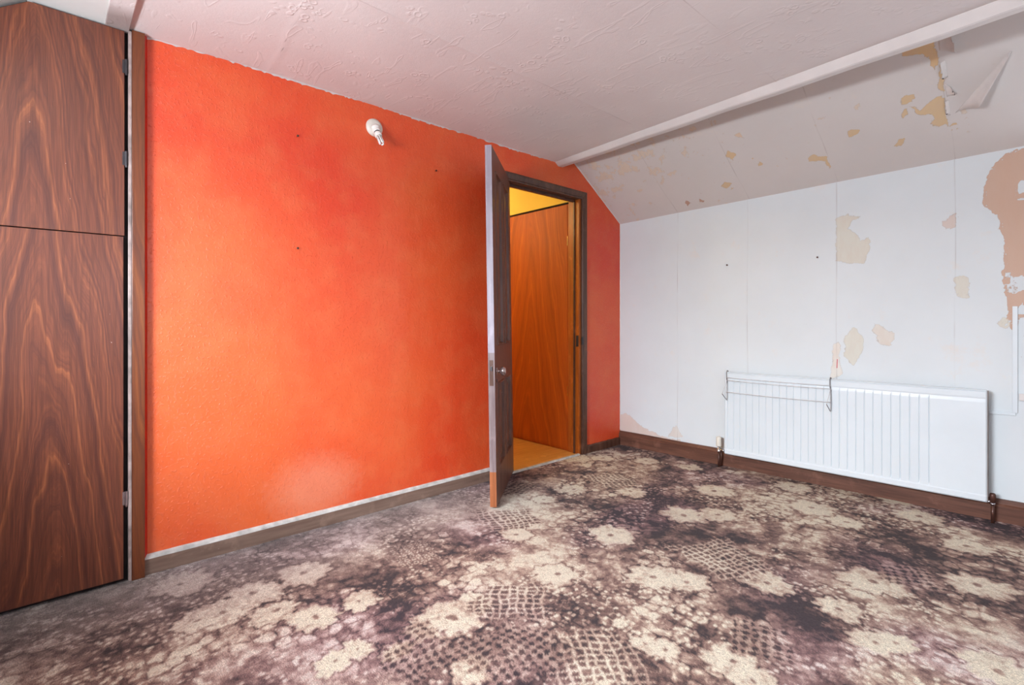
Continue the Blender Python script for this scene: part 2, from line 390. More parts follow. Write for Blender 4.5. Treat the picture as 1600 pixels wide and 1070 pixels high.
# --- right slope, plane through the three measured corners
A = np.array([0,0,1.842]); B = np.array([.09,-2.372,1.905]); C = np.array([-.59,0,2.23])
e1 = (B-A)/2.372; e2 = (C-A)/.59             # e1 per metre of -y, e2 per metre of -x
nrm = np.cross(e1, e2); nrm /= np.linalg.norm(nrm)
if nrm[2] > 0: nrm = -nrm                     # towards the room
def sl(x, y, off=0.0):
    """point on the slope at world x, y, lifted off it by off"""
    z = A[2] - (nrm[0]*(x-A[0]) + nrm[1]*(y-A[1]))/nrm[2]
    return np.array([x, y, z]) + nrm*off
def slp(x, y, off=0.0): return tuple(sl(x, y, off))
OR_ = (.68, .50, .30)
T = [([(-.556,-1.983),(-.561,-2.043),(-.547,-2.099),(-.443,-2.119),(-.415,-2.092),(-.465,-2.088),(-.502,-2.058),(-.526,-1.99)], (.70,.47,.25)),
     ([(-.44,-2.119),(-.30,-2.116),(-.33,-2.095),(-.38,-2.10)], OR_),
     ([(-.278,-1.973),(-.237,-2.018),(-.263,-2.055),(-.278,-2.086),(-.275,-2.11),(-.111,-2.108),(-.138,-2.093),(-.13,-2.067),(-.157,-2.042),(-.173,-2.065),(-.203,-2.051),(-.222,-2.003)], OR_),
     ([(-.329,-1.948),(-.337,-1.97),(-.32,-2.005),(-.303,-1.998),(-.29,-1.962),(-.301,-1.943)], OR_),
     ([(-.238,-1.69),(-.243,-1.719),(-.225,-1.748),(-.202,-1.733),(-.2,-1.696)], OR_),
     ([(-.078,-1.872),(-.112,-1.898),(-.114,-1.926),(-.089,-1.922),(-.073,-1.888)], OR_),
     ([(-.22,-1.925),(-.25,-1.93),(-.27,-1.965),(-.235,-1.955)], OR_),
     ([(-.146,-1.465),(-.153,-1.495),(-.128,-1.559),(-.042,-1.565),(-.042,-1.552),(-.093,-1.545),(-.12,-1.464)], OR_),
     ([(-.10,-.90),(-.13,-.95),(-.10,-.99),(-.07,-.94)], OR_), ([(-.30,-1.03),(-.34,-1.06),(-.29,-1.10),(-.26,-1.06)], OR_),
     ([(-.18,-1.18),(-.21,-1.20),(-.17,-1.23)], OR_), ([(-.40,-1.14),(-.42,-1.17),(-.38,-1.18)], (.70,.55,.42)),
     ([(-.02,-.62),(-.06,-.63),(-.03,-.66)], (.5,.3,.22)), ([(-.02,-.72),(-.05,-.73),(-.02,-.76)], (.5,.3,.22))]
X, Yn, nu, nv = grid_uv(-.62, .14, -3.85, .03, .0065)
d, pcol = peel_fields(X, Yn, T)
# flaking patches near the corner
fl = fbm(X*17, Yn*17, 5, 21, .75); reg = sstep(-1.25, -.55, Yn)*sstep(-.18, -.42, X) + .6*sstep(-.75, -.3, Yn)
d = np.maximum(d, (fl-.755+.19*np.clip(reg, 0, 1))*.12-.0)
d = np.clip(d, -.05, .05)
Zs = A[2] - (nrm[0]*(X-A[0]) + nrm[1]*(Yn-A[1]))/nrm[2]
seams = np.min([np.abs(Yn+s+.004*np.sin(X*9+s)) for s in (.516, 1.04, 1.565, 2.112, 2.66)], 0)
P = np.stack([X, Yn, Zs], -1) + nrm*(.003*fbm(X*5, Yn*5, 3, 9))[..., None]
slope = grid('wall_slope_right', P, nu, nv, M_SLOPE, {'peel': d, 'seam': seams}, {'peelcol': pcol})
tag(slope, 'sloping white papered ceiling side with peeling and stained paper', 'wall', kind='structure')

# loose paper: curled flaps hanging off the slope
M_FLAP = plain('torn_wallpaper', (.69, .645, .62), .7, var=.04)
def flap(name, hinge, tip, lift, n=10, width_end=.2, curl=1.0, label=None):
    """hinge = (a, b) edge still stuck; the sheet runs to the free edge 'tip'=(a, b), leaving the slope by lift"""
    bm = bmesh.new(); (ha, hb), (ta, tb) = hinge, tip; rows = []
    for i in range(n+1):
        s = i/n; row = []
        for j in range(7):
            q = j/6
            x = (ha[0]*(1-q)+hb[0]*q)*(1-s) + (ta[0]*(1-q)+tb[0]*q)*s; y = (ha[1]*(1-q)+hb[1]*q)*(1-s) + (ta[1]*(1-q)+tb[1]*q)*s
            l = (lift[0]*(1-q)+lift[1]*q)*(s**1.7)*curl + .002
            jag = (.006*math.sin(q*17)+.004*math.sin(q*41))*(s > .95)
            row.append(slp(x+jag, y+jag*.6, l))
        rows.append(row)
    loft(bm, rows, False, False)
    o = fin(bm, name, M_FLAP, slope, True); m = o.modifiers.new('t', 'SOLIDIFY'); m.thickness = .0009
    if label: o['label'] = label
    return o
flap('wallpaper_flap', ((-.385,-2.345), (-.175,-2.14)), ((-.387,-2.353), (-.215,-2.232)), (.003, .070), label='large torn flap of paper hanging away')
flap('wallpaper_flap', ((-.59,-2.125), (-.49,-2.12)), ((-.59,-2.165), (-.475,-2.180)), (.008, .040), label='small curled flap by the trim')
flap('wallpaper_flap', ((-.335,-2.12), (-.268,-2.12)), ((-.315,-2.138), (-.280,-2.156)), (.006, .024))
flap('wallpaper_flap', ((-.44,-2.135), (-.36,-2.135)), ((-.44,-2.117), (-.365,-2.117)), (.010, .016))
flap('wallpaper_flap', ((-.25,-2.125), (-.17,-2.122)), ((-.25,-2.111), (-.18,-2.109)), (.006, .003))

# --- ceiling
U, V, nu, nv = grid_uv(-3.292, -.76, -3.75, .02, .012)
dip = -.016*np.exp(-(U+3.292)/.35)*np.exp(V/.5)
seams = np.minimum(np.min([np.abs(V+s+.006*np.sin(U*4+s)) for s in (.782, 1.573, 2.36)], 0), np.where(V > -.9, np.abs(U+2.77-.085*V-.004*np.sin(V*20)), 9))
xr = -.765 - .07*V*-1*1.0
P = np.stack([U, V, ZC + dip + .004*(fbm(U*1.5, V*1.5, 3, 2)-.5) + np.clip(1-seams/.02, 0, 1)*-.0015], -1)
# ceiling edge follows the trim, which is slightly out of square
t_ = (U+3.292)/(-.76+3.292); P[..., 0] = -3.292 + t_*((-.74 + .075*V) + 3.292)
ceiling = grid('ceiling', P, nu, nv, M_CEIL, {'seam': seams}); ceiling.data.flip_normals()
tag(ceiling, 'pinkish white embossed paper ceiling with seam cracks', 'ceiling', kind='structure')
bm = bmesh.new(); box(bm, -4.45, .3, -4.0, .12, 2.40, 2.48); tag(fin(bm, 'ceiling_core', M_SHELL), 'roof deck above the ceiling', 'ceiling', kind='structure')
M_PAINTEDGE = plain('ceiling_paint_edge', (.58, .50, .48), .7)
# ragged white paint line along the top of the orange wall
bm = bmesh.new(); pts = []; x = -3.24; up = []
while x < -.80:
    up.append(x); x += random.uniform(.006, .02)
top = [bm.verts.new((x, -.0012, ZC+.01)) for x in up]
lowz = [ZC - .002 - .016*math.exp(-(x+3.292)/.35) - random.random()**3*.009 - .003*math.sin(x*9) for x in up]
bot = [bm.verts.new((x, -.0012, z)) for x, z in zip(up, lowz)]
for i in range(len(up)-1): bm.faces.new((top[i], top[i+1], bot[i+1], bot[i]))
fin(bm, 'ragged_paint_edge', M_PAINTEDGE, ceiling)
# lowered boxing above the cupboard doors
bm = bmesh.new(); box(bm, -3.366, -3.292, -3.75, 0, 2.163, 2.24); tag(fin(bm, 'trim_1', M_CEIL, bevel=.003), 'textured strip of boxing on the ceiling above the cupboard doors', 'trim', kind='structure')
bm = bmesh.new(); box(bm, -4.4, -3.366, -3.75, 0, 2.169, 2.24); tag(fin(bm, 'ceiling_alcove', M_SMOOTH), 'smooth white board ceiling above the cupboard doors', 'ceiling', kind='structure')
bm = bmesh.new(); prism(bm, [(-3.585,-.5,2.167),(-4.4,-.5,1.573),(-4.4,-.5,2.2)], (0,.5,0)); tag(fin(bm, 'wall_slope_left', M_SMOOTH), 'small white slope left of the cupboard', 'wall', kind='structure')

# --- trim between ceiling and slope: chamfered white boxing
bm = bmesh.new(); rings = []
for i in range(25):
    y = .0 - 3.76*i/24; wv = .002*math.sin(i*1.7) + (.004 if i == 0 else 0)
    xl = -.800 - .0735*(-y); dz = -.012*(-y)/2.4
    rings.append([(xl, y, ZC+.01), (xl, y, ZC-.002), (xl+.028, y, ZC-.026+dz+wv), (xl+.036, y, ZC-.029+dz+wv), (xl+.078, y, ZC-.026+dz+wv), (xl+.084, y, ZC-.020+dz), (xl+.084, y, 2.46), (xl, y, 2.46)])
loft(bm, rings)
tag(fin(bm, 'trim_2', M_TRIM, smooth=False), 'white boxed trim running along the top of the sloping wall', 'trim', kind='structure')
# slope deck behind, keeps the daylight out
bm = bmesh.new(); q = [sl(.3,.1,-.03), sl(.3,-3.95,-.03), sl(-.78,-3.95,-.03), sl(-.78,.1,-.03)]
prism(bm, [tuple(p) for p in q], (0,0,.05)); tag(fin(bm, 'roof_deck', M_SHELL), 'boarding behind the sloping wall', 'roof', kind='structure')
# thin caulk line where slope meets the orange wall
bm = bmesh.new(); tube(bm, [slp(-.60+.60*i/14, -.003, .003+.001*math.sin(i*2)) for i in range(15)], .0035, 6)
tag(fin(bm, 'trim_3', M_TRIM), 'thin white filler line between slope and orange wall', 'trim', kind='structure')
bm = bmesh.new(); tube(bm, [rw(.002,.003,.12+1.72*i/60+0) for i in range(61)], [.0026+.002*random.random() for _ in range(61)], 6)
tag(fin(bm, 'trim_4', M_TRIM), 'ragged white paint line in the corner beside the orange wall', 'trim', kind='structure')

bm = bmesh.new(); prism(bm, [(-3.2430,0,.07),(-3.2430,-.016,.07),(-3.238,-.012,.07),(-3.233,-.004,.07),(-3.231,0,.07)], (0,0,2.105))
tag(fin(bm, 'trim_shade', plain('deep_red_edge_shade', (.55,.016,.006), .3)), 'thin deep red strip painted as the shading between post and orange wall', 'trim', kind='structure')  # added strip; its deep red paints the side shading of the wall edge
# --- unseen left and back walls with windows, closing the room
def wall_with_window(name, axis, at, thick, lo, hi, w0, w1, z0, z1, ztop=2.4):
    bm = bmesh.new(); a, b = sorted((at, at+thick))
    for (p, q, r, s) in ((lo, w0, -.02, ztop), (w1, hi, -.02, ztop), (w0, w1, -.02, z0), (w0, w1, z1, ztop)):
        if axis == 'x': box(bm, a, b, p, q, r, s)
        else: box(bm, p, q, a, b, r, s)
    return tag(fin(bm, name, M_SHELL), 'plain white wall outside the view with a window in it', 'wall', kind='structure')
wall_with_window('wall_left', 'x', -4.30, -.10, -3.8, .1, -2.25, -.65, 1.10, 1.97)
wall_with_window('wall_rear', 'y', -3.75, -.12, -4.4, .4, -3.65, -1.85, .82, 1.90)
def window(name, axis, at, w0, w1, z0, z1, nm):
    e = empty(name, (0,0,0)); tag(e, 'white framed window in the %s wall' % nm, 'window', kind='structure'); f = .05
    def bx(bm, p, q, r, s, t=.045):
        if axis == 'x': box(bm, at-t, at, p, q, r, s)
        else: box(bm, p, q, at-t, at, r, s)
    for (p, q, r, s) in ((w0, w0+f, z0, z1), (w1-f, w1, z0, z1), (w0+f, w1-f, z0, z0+f), (w0+f, w1-f, z1-f, z1), ((w0+w1)/2-.02, (w0+w1)/2+.02, z0+f, z1-f)):
        bm = bmesh.new(); bx(bm, p, q, r, s); fin(bm, 'frame_bar', M_WIN, e)
    for (p, q) in ((w0+f, (w0+w1)/2-.02), ((w0+w1)/2+.02, w1-f)):
        bm = bmesh.new()
        if axis == 'x': box(bm, at-.026, at-.022, p, q, z0+f, z1-f)
        else: box(bm, p, q, at-.026, at-.022, z0+f, z1-f)
        fin(bm, 'pane', M_GLASS, e)
window('window_1', 'x', -4.32, -2.25, -.65, 1.10, 1.97, 'left')
window('window_2', 'y', -3.78, -3.65, -1.85, .82, 1.90, 'rear')

w3 = empty('window_3', (0,0,0), math.atan2(UY, UX)); tag(w3, 'white framed window in the right wall', 'window', kind='structure')
for (p, q, r, t) in ((2.46,2.51,.66,1.80),(3.41,3.46,.66,1.80),(2.51,3.41,.66,.71),(2.51,3.41,1.75,1.80),(2.94,2.98,.71,1.75)):
    bm = bmesh.new(); box(bm, p, q, .075, .125, r, t); fin(bm, 'frame_bar', M_WIN, w3)
for (p, q) in ((2.51,2.94),(2.98,3.41)):
    bm = bmesh.new(); box(bm, p, q, .098, .102, .71, 1.75); fin(bm, 'pane', M_GLASS, w3)

# ------------------------------------------------------------------ carpet
U, V, nu, nv = grid_uv(-4.4, .16, -3.78, .012, .0062)
wx = U + .022*(fbm(U*9, V*9, 3, 31)-.5)*2; wy = V + .022*(fbm(U*9+40, V*9, 3, 33)-.5)*2
def C3(r, g, b): return np.array(lin(r, g, b))
dark = C3(60,48,49); mauve = C3(108,82,75); mid = C3(142,113,102); tan = C3(176,151,134); cream = C3(208,196,176)
n_big = fbm(wx*3.1, wy*3.1, 4, 1); n_mid = fbm(wx*11, wy*11, 5, 50, .7); n_f = fbm(wx*34, wy*34, 4, 77, .7)
val = .40 + 1.1*(n_big-.5) + 1.1*(n_mid-.5) + .35*(n_f-.5)
# smaller paisley curls and dots fill the ground
c1 = fbm(wx*26, wy*26, 2, 140); curl_ = sstep(.045, .0, np.abs(c1-.5)); where = sstep(.48, .60, fbm(wx*5, wy*5, 2, 150))
val = val + .30*curl_*where
g1, g2, gid = voro(wx*42, wy*42, 60); dots = sstep(.42, .25, g1)*(gid > .45); where = sstep(.50, .62, fbm(wx*4.2, wy*4.2, 3, 160))
val = val + where*(.42*dots - .12)
# round blossoms everywhere, paler inside than at their rims
f1, f2, cid = voro(wx*19, wy*19, 3); ed = f2-f1
bl = sstep(.50, .30, f1); rim = sstep(.12, .02, np.abs(f1-.42))
amt = sstep(.40, .62, fbm(wx*4.4, wy*4.4, 3, 91))
val = val + .9*amt*(bl*(.34*cid+.02) - .26*sstep(.16, .0, ed)) + .16*amt*rim*(cid > .55)
# big cream flowers: petals round a dark eye
flowers = [(-2.505,-1.078,0.12),(-1.526,-1.041,0.12),(-2.015,-1.119,0.09),(-1.731,-1.405,0.11),(-1.667,-1.511,0.09),(-1.867,-0.73,0.09),(-1.166,-0.49,0.1),(-1.044,-1.153,0.12),(-0.55,-1.082,0.12),(-0.945,-0.754,0.1),(-0.911,-1.263,0.1),(-0.433,-1.573,0.12),(-0.145,-1.996,0.12),(-1.444,-1.714,0.1),(-1.129,-2.001,0.12),(-0.861,-2.284,0.12),(-1.585,-2.095,0.075),(-1.53,-2.144,0.07),(-1.448,-1.973,0.08),(-0.442,-2.215,0.1),(-1.995,-1.839,0.08),(-0.53,-1.76,0.09),(-1.466,-2.378,0.1),(-3.068,-0.513,0.1),(-3.146,-0.51,0.08),(-2.848,-0.76,0.09),(-3.142,-0.187,0.11),(-2.678,-0.769,0.07),(-2.611,-1.079,0.07),(-2.38,-1.057,0.07),(-2.807,-1.02,0.06),(-2.899,-1.024,0.06),(-2.754,-0.425,0.1),(-2.104,-1.672,0.06),(-2.121,-1.615,0.05),(-2.028,-1.913,0.07),(-0.467,-0.166,0.09),(-0.294,-0.441,0.09),(-0.343,0.404,0.0),(-0.12,-1.378,0.11),(0.07,-1.856,0.1),(-2.947,-0.452,0.1),(-2.599,-1.338,0.07),(-2.371,-1.607,0.06),(-0.204,-0.744,0.08),(-1.427,-0.492,0.07),(-2.73,-1.122,0.05),(-2.935,-0.634,0.08)]
flow = np.zeros_like(U); eye = np.zeros_like(U)
for i, (cx, cy, r) in enumerate(flowers):
    if r <= 0: continue
    m = (np.abs(U-cx) < 2*r) & (np.abs(V-cy) < 2*r)
    dx = wx[m]-cx; dy = wy[m]-cy; rr = np.hypot(dx, dy); an = np.arctan2(dy, dx)
    R_ = r*(.80 + .16*np.abs(np.cos(an*2.5+i)) + .08*np.sin(an*11+i))
    v = sstep(1.22, .78, rr/R_ + .9*(n_f[m]-.5) + .7*(n_mid[m]-.5))*(1-.25*sstep(.2, 0, np.abs(np.sin(an*2.5+i)))*sstep(.2, .7, rr/R_))
    val[m] -= .35*sstep(.12, .0, np.abs(rr/R_-1.12+.5*(n_f[m]-.5))); flow[m] = np.maximum(flow[m], v); eye[m] = np.maximum(eye[m], sstep(.17, .10, rr/r)*.8)
val = val*(1-.70*flow) + .70*flow - eye*.5
# dark ground between, lattices of pale crosses and clusters of dark crosses
lattices = [(-2.27,-1.152,0.12,1),(-2.311,-1.541,0.14,1),(-0.861,-0.55,0.14,1),(-1.76,-0.56,0.13,1),(-1.371,-1.511,0.15,1),(-2.337,-0.582,0.1,2),(-2.481,-1.338,0.13,0),(-2.682,-1.154,0.12,0),(-2.407,-1.355,0.1,0),(-1.622,-2.091,0.0,0),(-1.411,-0.202,0.13,0),(-1.834,-1.854,0.09,0),(-0.974,-2.088,0.1,0),(-0.818,-1.31,0.0,1)]
for i, (cx, cy, r, kd) in enumerate(lattices):
    if r <= 0: continue
    m = (np.abs(U-cx) < 1.6*r) & (np.abs(V-cy) < 1.6*r)
    a = -.74+.1*i; uu = U[m]+(fbm(U[m]*13, V[m]*13, 3, 300)-.5)*.045; vv = V[m]+(fbm(U[m]*13, V[m]*13, 3, 310)-.5)*.045
    dx = (uu-cx)*math.cos(a)+(vv-cy)*math.sin(a); dy = -(uu-cx)*math.sin(a)+(vv-cy)*math.cos(a)
    msk = sstep(1.1, .8, np.maximum(np.abs(dx), np.abs(dy))/r + 1.3*(n_mid[m]-.5)); p = .031
    gx = np.abs((dx/p) % 1 - .5); gy = np.abs((dy/p) % 1 - .5)
    if kd == 1: line = np.maximum(sstep(.24, .06, gx), sstep(.24, .06, gy)); tv = .20 + .62*line
    elif kd == 2: line = sstep(.12, .04, np.abs(np.hypot(gx, gy)-.30)); tv = .34 + .5*line
    else:
        cr = np.maximum(sstep(.20, .12, gx)*sstep(.42, .34, gy), sstep(.20, .12, gy)*sstep(.42, .34, gx)); tv = .56 - .52*cr
    tv = tv + .5*(n_mid[m]-.5); val[m] = val[m]*(1-.8*msk) + tv*.8*msk
val = val + .28*(n_f-.5) + .18*(fbm(U*75, V*75, 2, 200)-.5)
# the pile under the left wall is trodden grey and even
worn = sstep(-.75, -.1, V)*sstep(-1.1, -1.9, U); val = val*(1-.55*worn) + .52*.55*worn
val = np.clip(.485+(val-.47)*1.15, 0, 1)
stops = [(0., dark), (.24, mauve), (.45, mid), (.64, tan), (.90, cream)]
col = np.stack([np.interp(val, [s[0] for s in stops], [s[1][k] for s in stops]) for k in range(3)], -1)
purp = sstep(.45, .7, fbm(wx*2+9, wy*2, 2, 12))[..., None]; purp = purp*(1-flow[..., None]); col = col*(1-purp*np.array([.02,.07,-.10]))
gr = worn[..., None]*.7; col = col*(1-gr) + gr*col.mean(-1, keepdims=True)*np.array([1.0,.95,.93])
hgt = .004*fbm(U*7, V*7, 3, 8) + .0016*vnoise(U*140, V*140, 4)
floor = grid('floor', np.stack([U, V, hgt-.004], -1), nu, nv, M_CARPET, None, {'carpet': col})
tag(floor, 'worn brown and cream flowered carpet over the whole room', 'carpet', kind='structure')
bm = bmesh.new(); box(bm, -4.45, .35, -3.9, .02, -.12, -.012); tag(fin(bm, 'floor_core', M_SHELL), 'boards under the carpet', 'floor', kind='structure')

# ------------------------------------------------------------------ skirtings
def skirting(name, u0, u1, frame, h, t, mat, topmat=None, mould=False, label='', cut=.0):
    e = empty(name, frame[0], frame[1]); tag(e, label, 'skirting board', kind='structure')
    if mould: prof = [(0,-.02),(-t,-.02),(-t,h*.70),(-t*.80,h*.735),(-t*.85,h*.80),(-t*.45,h*.93),(-t*.42,h),(0,h)]
    else: prof = [(0,-.02),(-t,-.02),(-t,h-.016),(-t*.9,h-.012),(-t*.9,h-.010),(0,h-.010)]
    n = 24; bm = bmesh.new(); rings = [[(u0+(u1-u0)*i/n, y+.0006*math.sin(i*2.1), z+.0012*math.sin(i*1.3)*(z > .02)) for y, z in prof] for i in range(n+1)]
    loft(bm, rings); fin(bm, 'board', mat, e)
    if topmat:
        bm = bmesh.new(); n = 60
        rings = []
        for i in range(n+1):
            x = u0+(u1-u0)*i/n; k = .002*random.random()
            rings.append([(x, 0, h-.0125), (x, -t*.98-k, h-.0135), (x, -t*.72, h-.002+k*.6), (x, -.003, h+.003+k), (x, 0, h+.003)])
        loft(bm, rings); fin(bm, 'paint_edge', topmat, e)['label'] = 'grimy white paint along the top edge'
    return e
skirting('baseboard_left', -3.243, -1.330, ((0,0,0), 0), .075, .016, M_SKIRT, M_SKIRT_TOP, label='low dusty brown skirting with whitish top edge under the orange wall')
skirting('baseboard_back', -.456, .0, ((0,0,0), 0), .070, .015, M_FRAME, None, label='short dark brown skirting between doorway and corner')
RZ = math.atan2(UY, UX)
skirting('baseboard_right', 0, 3.74, ((0,0,0), RZ), .112, .022, M_SKIRT_R, None, True, label='moulded red brown skirting board under the white wall')

# ------------------------------------------------------------------ doorway frame, hallway
e = empty('door_1', (-.87, 0, 0)); tag(e, 'dark brown moulded door frame of the doorway in the orange wall', 'door frame', kind='structure')
def dl(bm, *a): box(bm, a[0]+.87, a[1]+.87, *a[2:])
def arch(bm, path, inward, mat=None):
    """moulded architrave: section (across, out)"""
    sec = [(0,0),(0,-.013),(.006,-.018),(.012,-.013),(.018,-.013),(.040,-.020),(.050,-.022),(.056,-.018),(.056,0)]
    rings = [[(p[0]+.87+q[0]*a, o, p[1]+q[1]*a) for a, o in sec] for p, q in path]
    loft(bm, rings)
bm = bmesh.new(); arch(bm, [((-.512,-.0),(1,0)), ((-.512,1.965),(1,1)), ((-1.270,1.965),(-1,1)), ((-1.270,0),(-1,0))], None)
fin(bm, 'architrave', M_FRAME, e, bevel=.001)
bm = bmesh.new(); dl(bm, -.530, -.508, .0, .108, 0, 1.985); fin(bm, 'jamb', M_JAMB, e, bevel=.0015)
bm = bmesh.new(); dl(bm, -1.285, -1.262, .0, .108, 0, 1.985); fin(bm, 'jamb', M_FRAME, e, bevel=.0015)
bm = bmesh.new(); dl(bm, -1.262, -.530, .0, .108, 1.963, 1.985); fin(bm, 'jamb', M_FRAME, e)
bm = bmesh.new(); dl(bm, -.541, -.530, .040, .052, 0, 1.963); fin(bm, 'door_stop', M_FRAME, e, bevel=.001)
bm = bmesh.new(); dl(bm, -1.262, -.530, .040, .060, 1.946, 1.963); fin(bm, 'door_stop', M_FRAME, e, bevel=.001)
bm = bmesh.new(); dl(bm, -.5315, -.527, .006, .030, .83, .915); o = fin(bm, 'strike_plate', M_DARKG, e); o['label'] = 'dark metal strike plate on the right jamb'
bm = bmesh.new(); dl(bm, -.518, -.502, -.0195, -.010, .845, .905); fin(bm, 'strike_plate', M_DARKG, e)
bm = bmesh.new(); prism(bm, [(-1.262+.87,-.012,.0),(-1.262+.87,-.004,.010),(-1.262+.87,.010,.011),(-1.262+.87,.016,.0)], (.732,0,0)); o = fin(bm, 'threshold_strip', M_SKIRT_TOP, e); o['label'] = 'pale worn metal threshold strip'

bm = bmesh.new(); box(bm, -1.9, .1, .0125, 1.95, -.10, .004)
tag(fin(bm, 'floor_hallway', M_HALLFLOOR), 'orange wooden floor of the hallway seen through the doorway', 'floor', kind='structure')
bm = bmesh.new(); box(bm, -1.9, -.3, .1, 2.0, 2.30, 2.38); tag(fin(bm, 'ceiling_hallway', M_YELLOW), 'yellow ceiling of the hallway', 'ceiling', kind='structure')
bm = bmesh.new(); box(bm, -.528, -.40, .108, 1.95, 1.962, 2.38); tag(fin(bm, 'wall_hallway_upper', M_YELLOW), 'yellow hallway wall above the tall wooden cupboard', 'wall', kind='structure')
bm = bmesh.new(); box(bm, -1.9, -.3, 1.85, 1.95, -.1, 2.38); box(bm, -1.95, -1.85, .1, 1.95, -.1, 2.38); tag(fin(bm, 'wall_hallway', M_YELLOW), 'yellow far walls of the hallway', 'wall', kind='structure')
bm = bmesh.new(); box(bm, -1.95, -.528, .1005, .106, 1.99, 2.38); tag(fin(bm, 'wall_hallway_front', M_YELLOW), 'yellow hallway wall over the doorway', 'wall', kind='structure')
e = empty('hallway_cupboard', (-.5, .85, .004)); tag(e, 'tall amber veneered cupboard front in the hallway behind the open door', 'cupboard')
def hb(name, y0, y1, z0, z1, x0=-.528, x1=-.505, mat=M_HALLPANEL, bev=.0015):
    bm = bmesh.new(); box(bm, x0, x1, y0, y1, z0, z1); o = fin(bm, name, mat, e, bevel=bev); o.matrix_parent_inverse = Matrix.Translation((.5, -.85, -.004)); return o
hb('cupboard_door', .122, .90, .022, 1.945)
hb('cupboard_door', .904, 1.80, .022, 1.945)
hb('frame_strip', .1085, .119, .006, 1.945)
hb('plinth', .12, 1.84, .006, .020, -.520)
hb('top_shadow_strip', .1085, 1.84, 1.948, 1.962, -.524, mat=M_DARK, bev=0)  # near-black strip, paints the shadow along the top edge of the doors
hb('carcass_side', .122, 1.84, .01, 1.95, -.503, -.42, mat=M_DARK, bev=0)
for z in (.44, 1.62): 
    o = hb('hinge', .1195, .1215, z, z+.075, -.5305, -.526, M_CHROME, 0); o['label'] = 'thin pale metal hinge'

# ------------------------------------------------------------------ open panelled door
LW, LT, LH = .672, .036, 1.975
hx, hy = -1.212, .0
e = empty('panelled_door', (hx, hy, .012)); e.rotation_euler = (R(.85), 0, R(-140.44)); e.rotation_mode = 'XYZ'
tag(e, 'dark brown four panelled wooden door standing open into the room', 'door')
# local x from hinge to free edge, visible face at y = 0, thickness towards -y
def s2x(s): return LW - s
def member(name, x0, x1, z0, z1, mat=M_DOOR):
    bm = bmesh.new(); box(bm, x0, x1, -LT, 0, z0, z1); return fin(bm, name, mat, e, bevel=.0012)
member('stile', .0, .105, 0, LH); st = member('stile', LW-.105, LW-.0015, 0, LH)
member('muntin', .293, .379, .19, .67); member('muntin', .293, .379, .875, LH-.11)
member('rail', .105, LW-.105, 0, .19); member('rail', .105, LW-.105, .67, .875); member('rail', .105, LW-.105, LH-.11, LH)
bm = bmesh.new(); box(bm, LW-.0015, LW, -LT, 0, .84, LH); fin(bm, 'worn_edge', M_DOOREDGE, e)['label'] = 'greyish lilac painted free edge'
bm = bmesh.new(); box(bm, LW-.0015, LW, -LT, 0, .19, .84); fin(bm, 'scuffed_edge', m_darkwood('scuffed_brown_edge', (.13,.085,.085), (.25,.19,.19)), e)['label'] = 'scuffed brown middle of the edge'
bm = bmesh.new(); box(bm, LW-.0015, LW, -LT, 0, 0, .19)
M_EDGE2 = m_darkwood('bare_orange_edge', (.20, .06, .02), (.34, .11, .04)); fin(bm, 'lower_edge', M_EDGE2, e)['label'] = 'bare orange wood at the foot of the edge'
def pan(x0, x1, z0, z1):
    bm = bmesh.new()
    def ring(i, y): return [(x0+i, y, z0+i), (x1-i, y, z0+i), (x1-i, y, z1-i), (x0+i, y, z1-i)]
    loft(bm, [ring(0, -.001), ring(.005, .006), ring(.012, .005), ring(.018, -.008), ring(.028, -.012)], False)
    for s in (1,): pass
    fin(bm, 'panel_moulding', M_DOOR, e)
    bm = bmesh.new(); box(bm, x0, x1, -LT+.010, -.0125, z0, z1); p = fin(bm, 'panel', M_DOOR, e)
    bm = bmesh.new(); loft(bm, [ring(.040, -.0124), ring(.058, -.004), ring(.0581, -.004)], True); fin(bm, 'raised_field', M_DOOR, p)
for (x0, x1) in ((.105, .293), (.379, LW-.105)):
    pan(x0, x1, .19, .67); pan(x0, x1, .875, LH-.11)
# knob, keyhole and rim lock marks
kx, kz = LW-.062, .735
bm = bmesh.new(); lathe(bm, (kx, 0, kz), (0,1,0), [(0,.024),(.003,.024),(.005,.020),(.006,.009),(.018,.009),(.024,.016),(.030,.023),(.038,.0255),(.046,.023),(.051,.015),(.053,.004)])
fin(bm, 'knob', M_PEWTER, e, True)['label'] = 'round shiny brown knob'
bm = bmesh.new(); lathe(bm, (kx, 0, kz-.055), (0,1,0), [(0,.010),(.002,.010),(.003,.006)], 14); fin(bm, 'keyhole_cover', M_DARKG, e, True)
bm = bmesh.new(); box(bm, LW-.0002, LW+.0015, -LT+.007, -.007, .66, .80); fin(bm, 'lock_plate', M_FRAME, e, bevel=.0005)['label'] = 'metal lock plate let into the edge'
bm = bmesh.new(); box(bm, LW, LW+.009, -LT+.013, -.013, .742, .765); fin(bm, 'latch_bolt', M_DARKG, e)
for z in (.22, 1.70):
    bm = bmesh.new(); tube(bm, [(-.006,-LT*.98,z),(-.006,-LT*.98,z+.09)], .006, 10); fin(bm, 'hinge', M_DARKG, e)

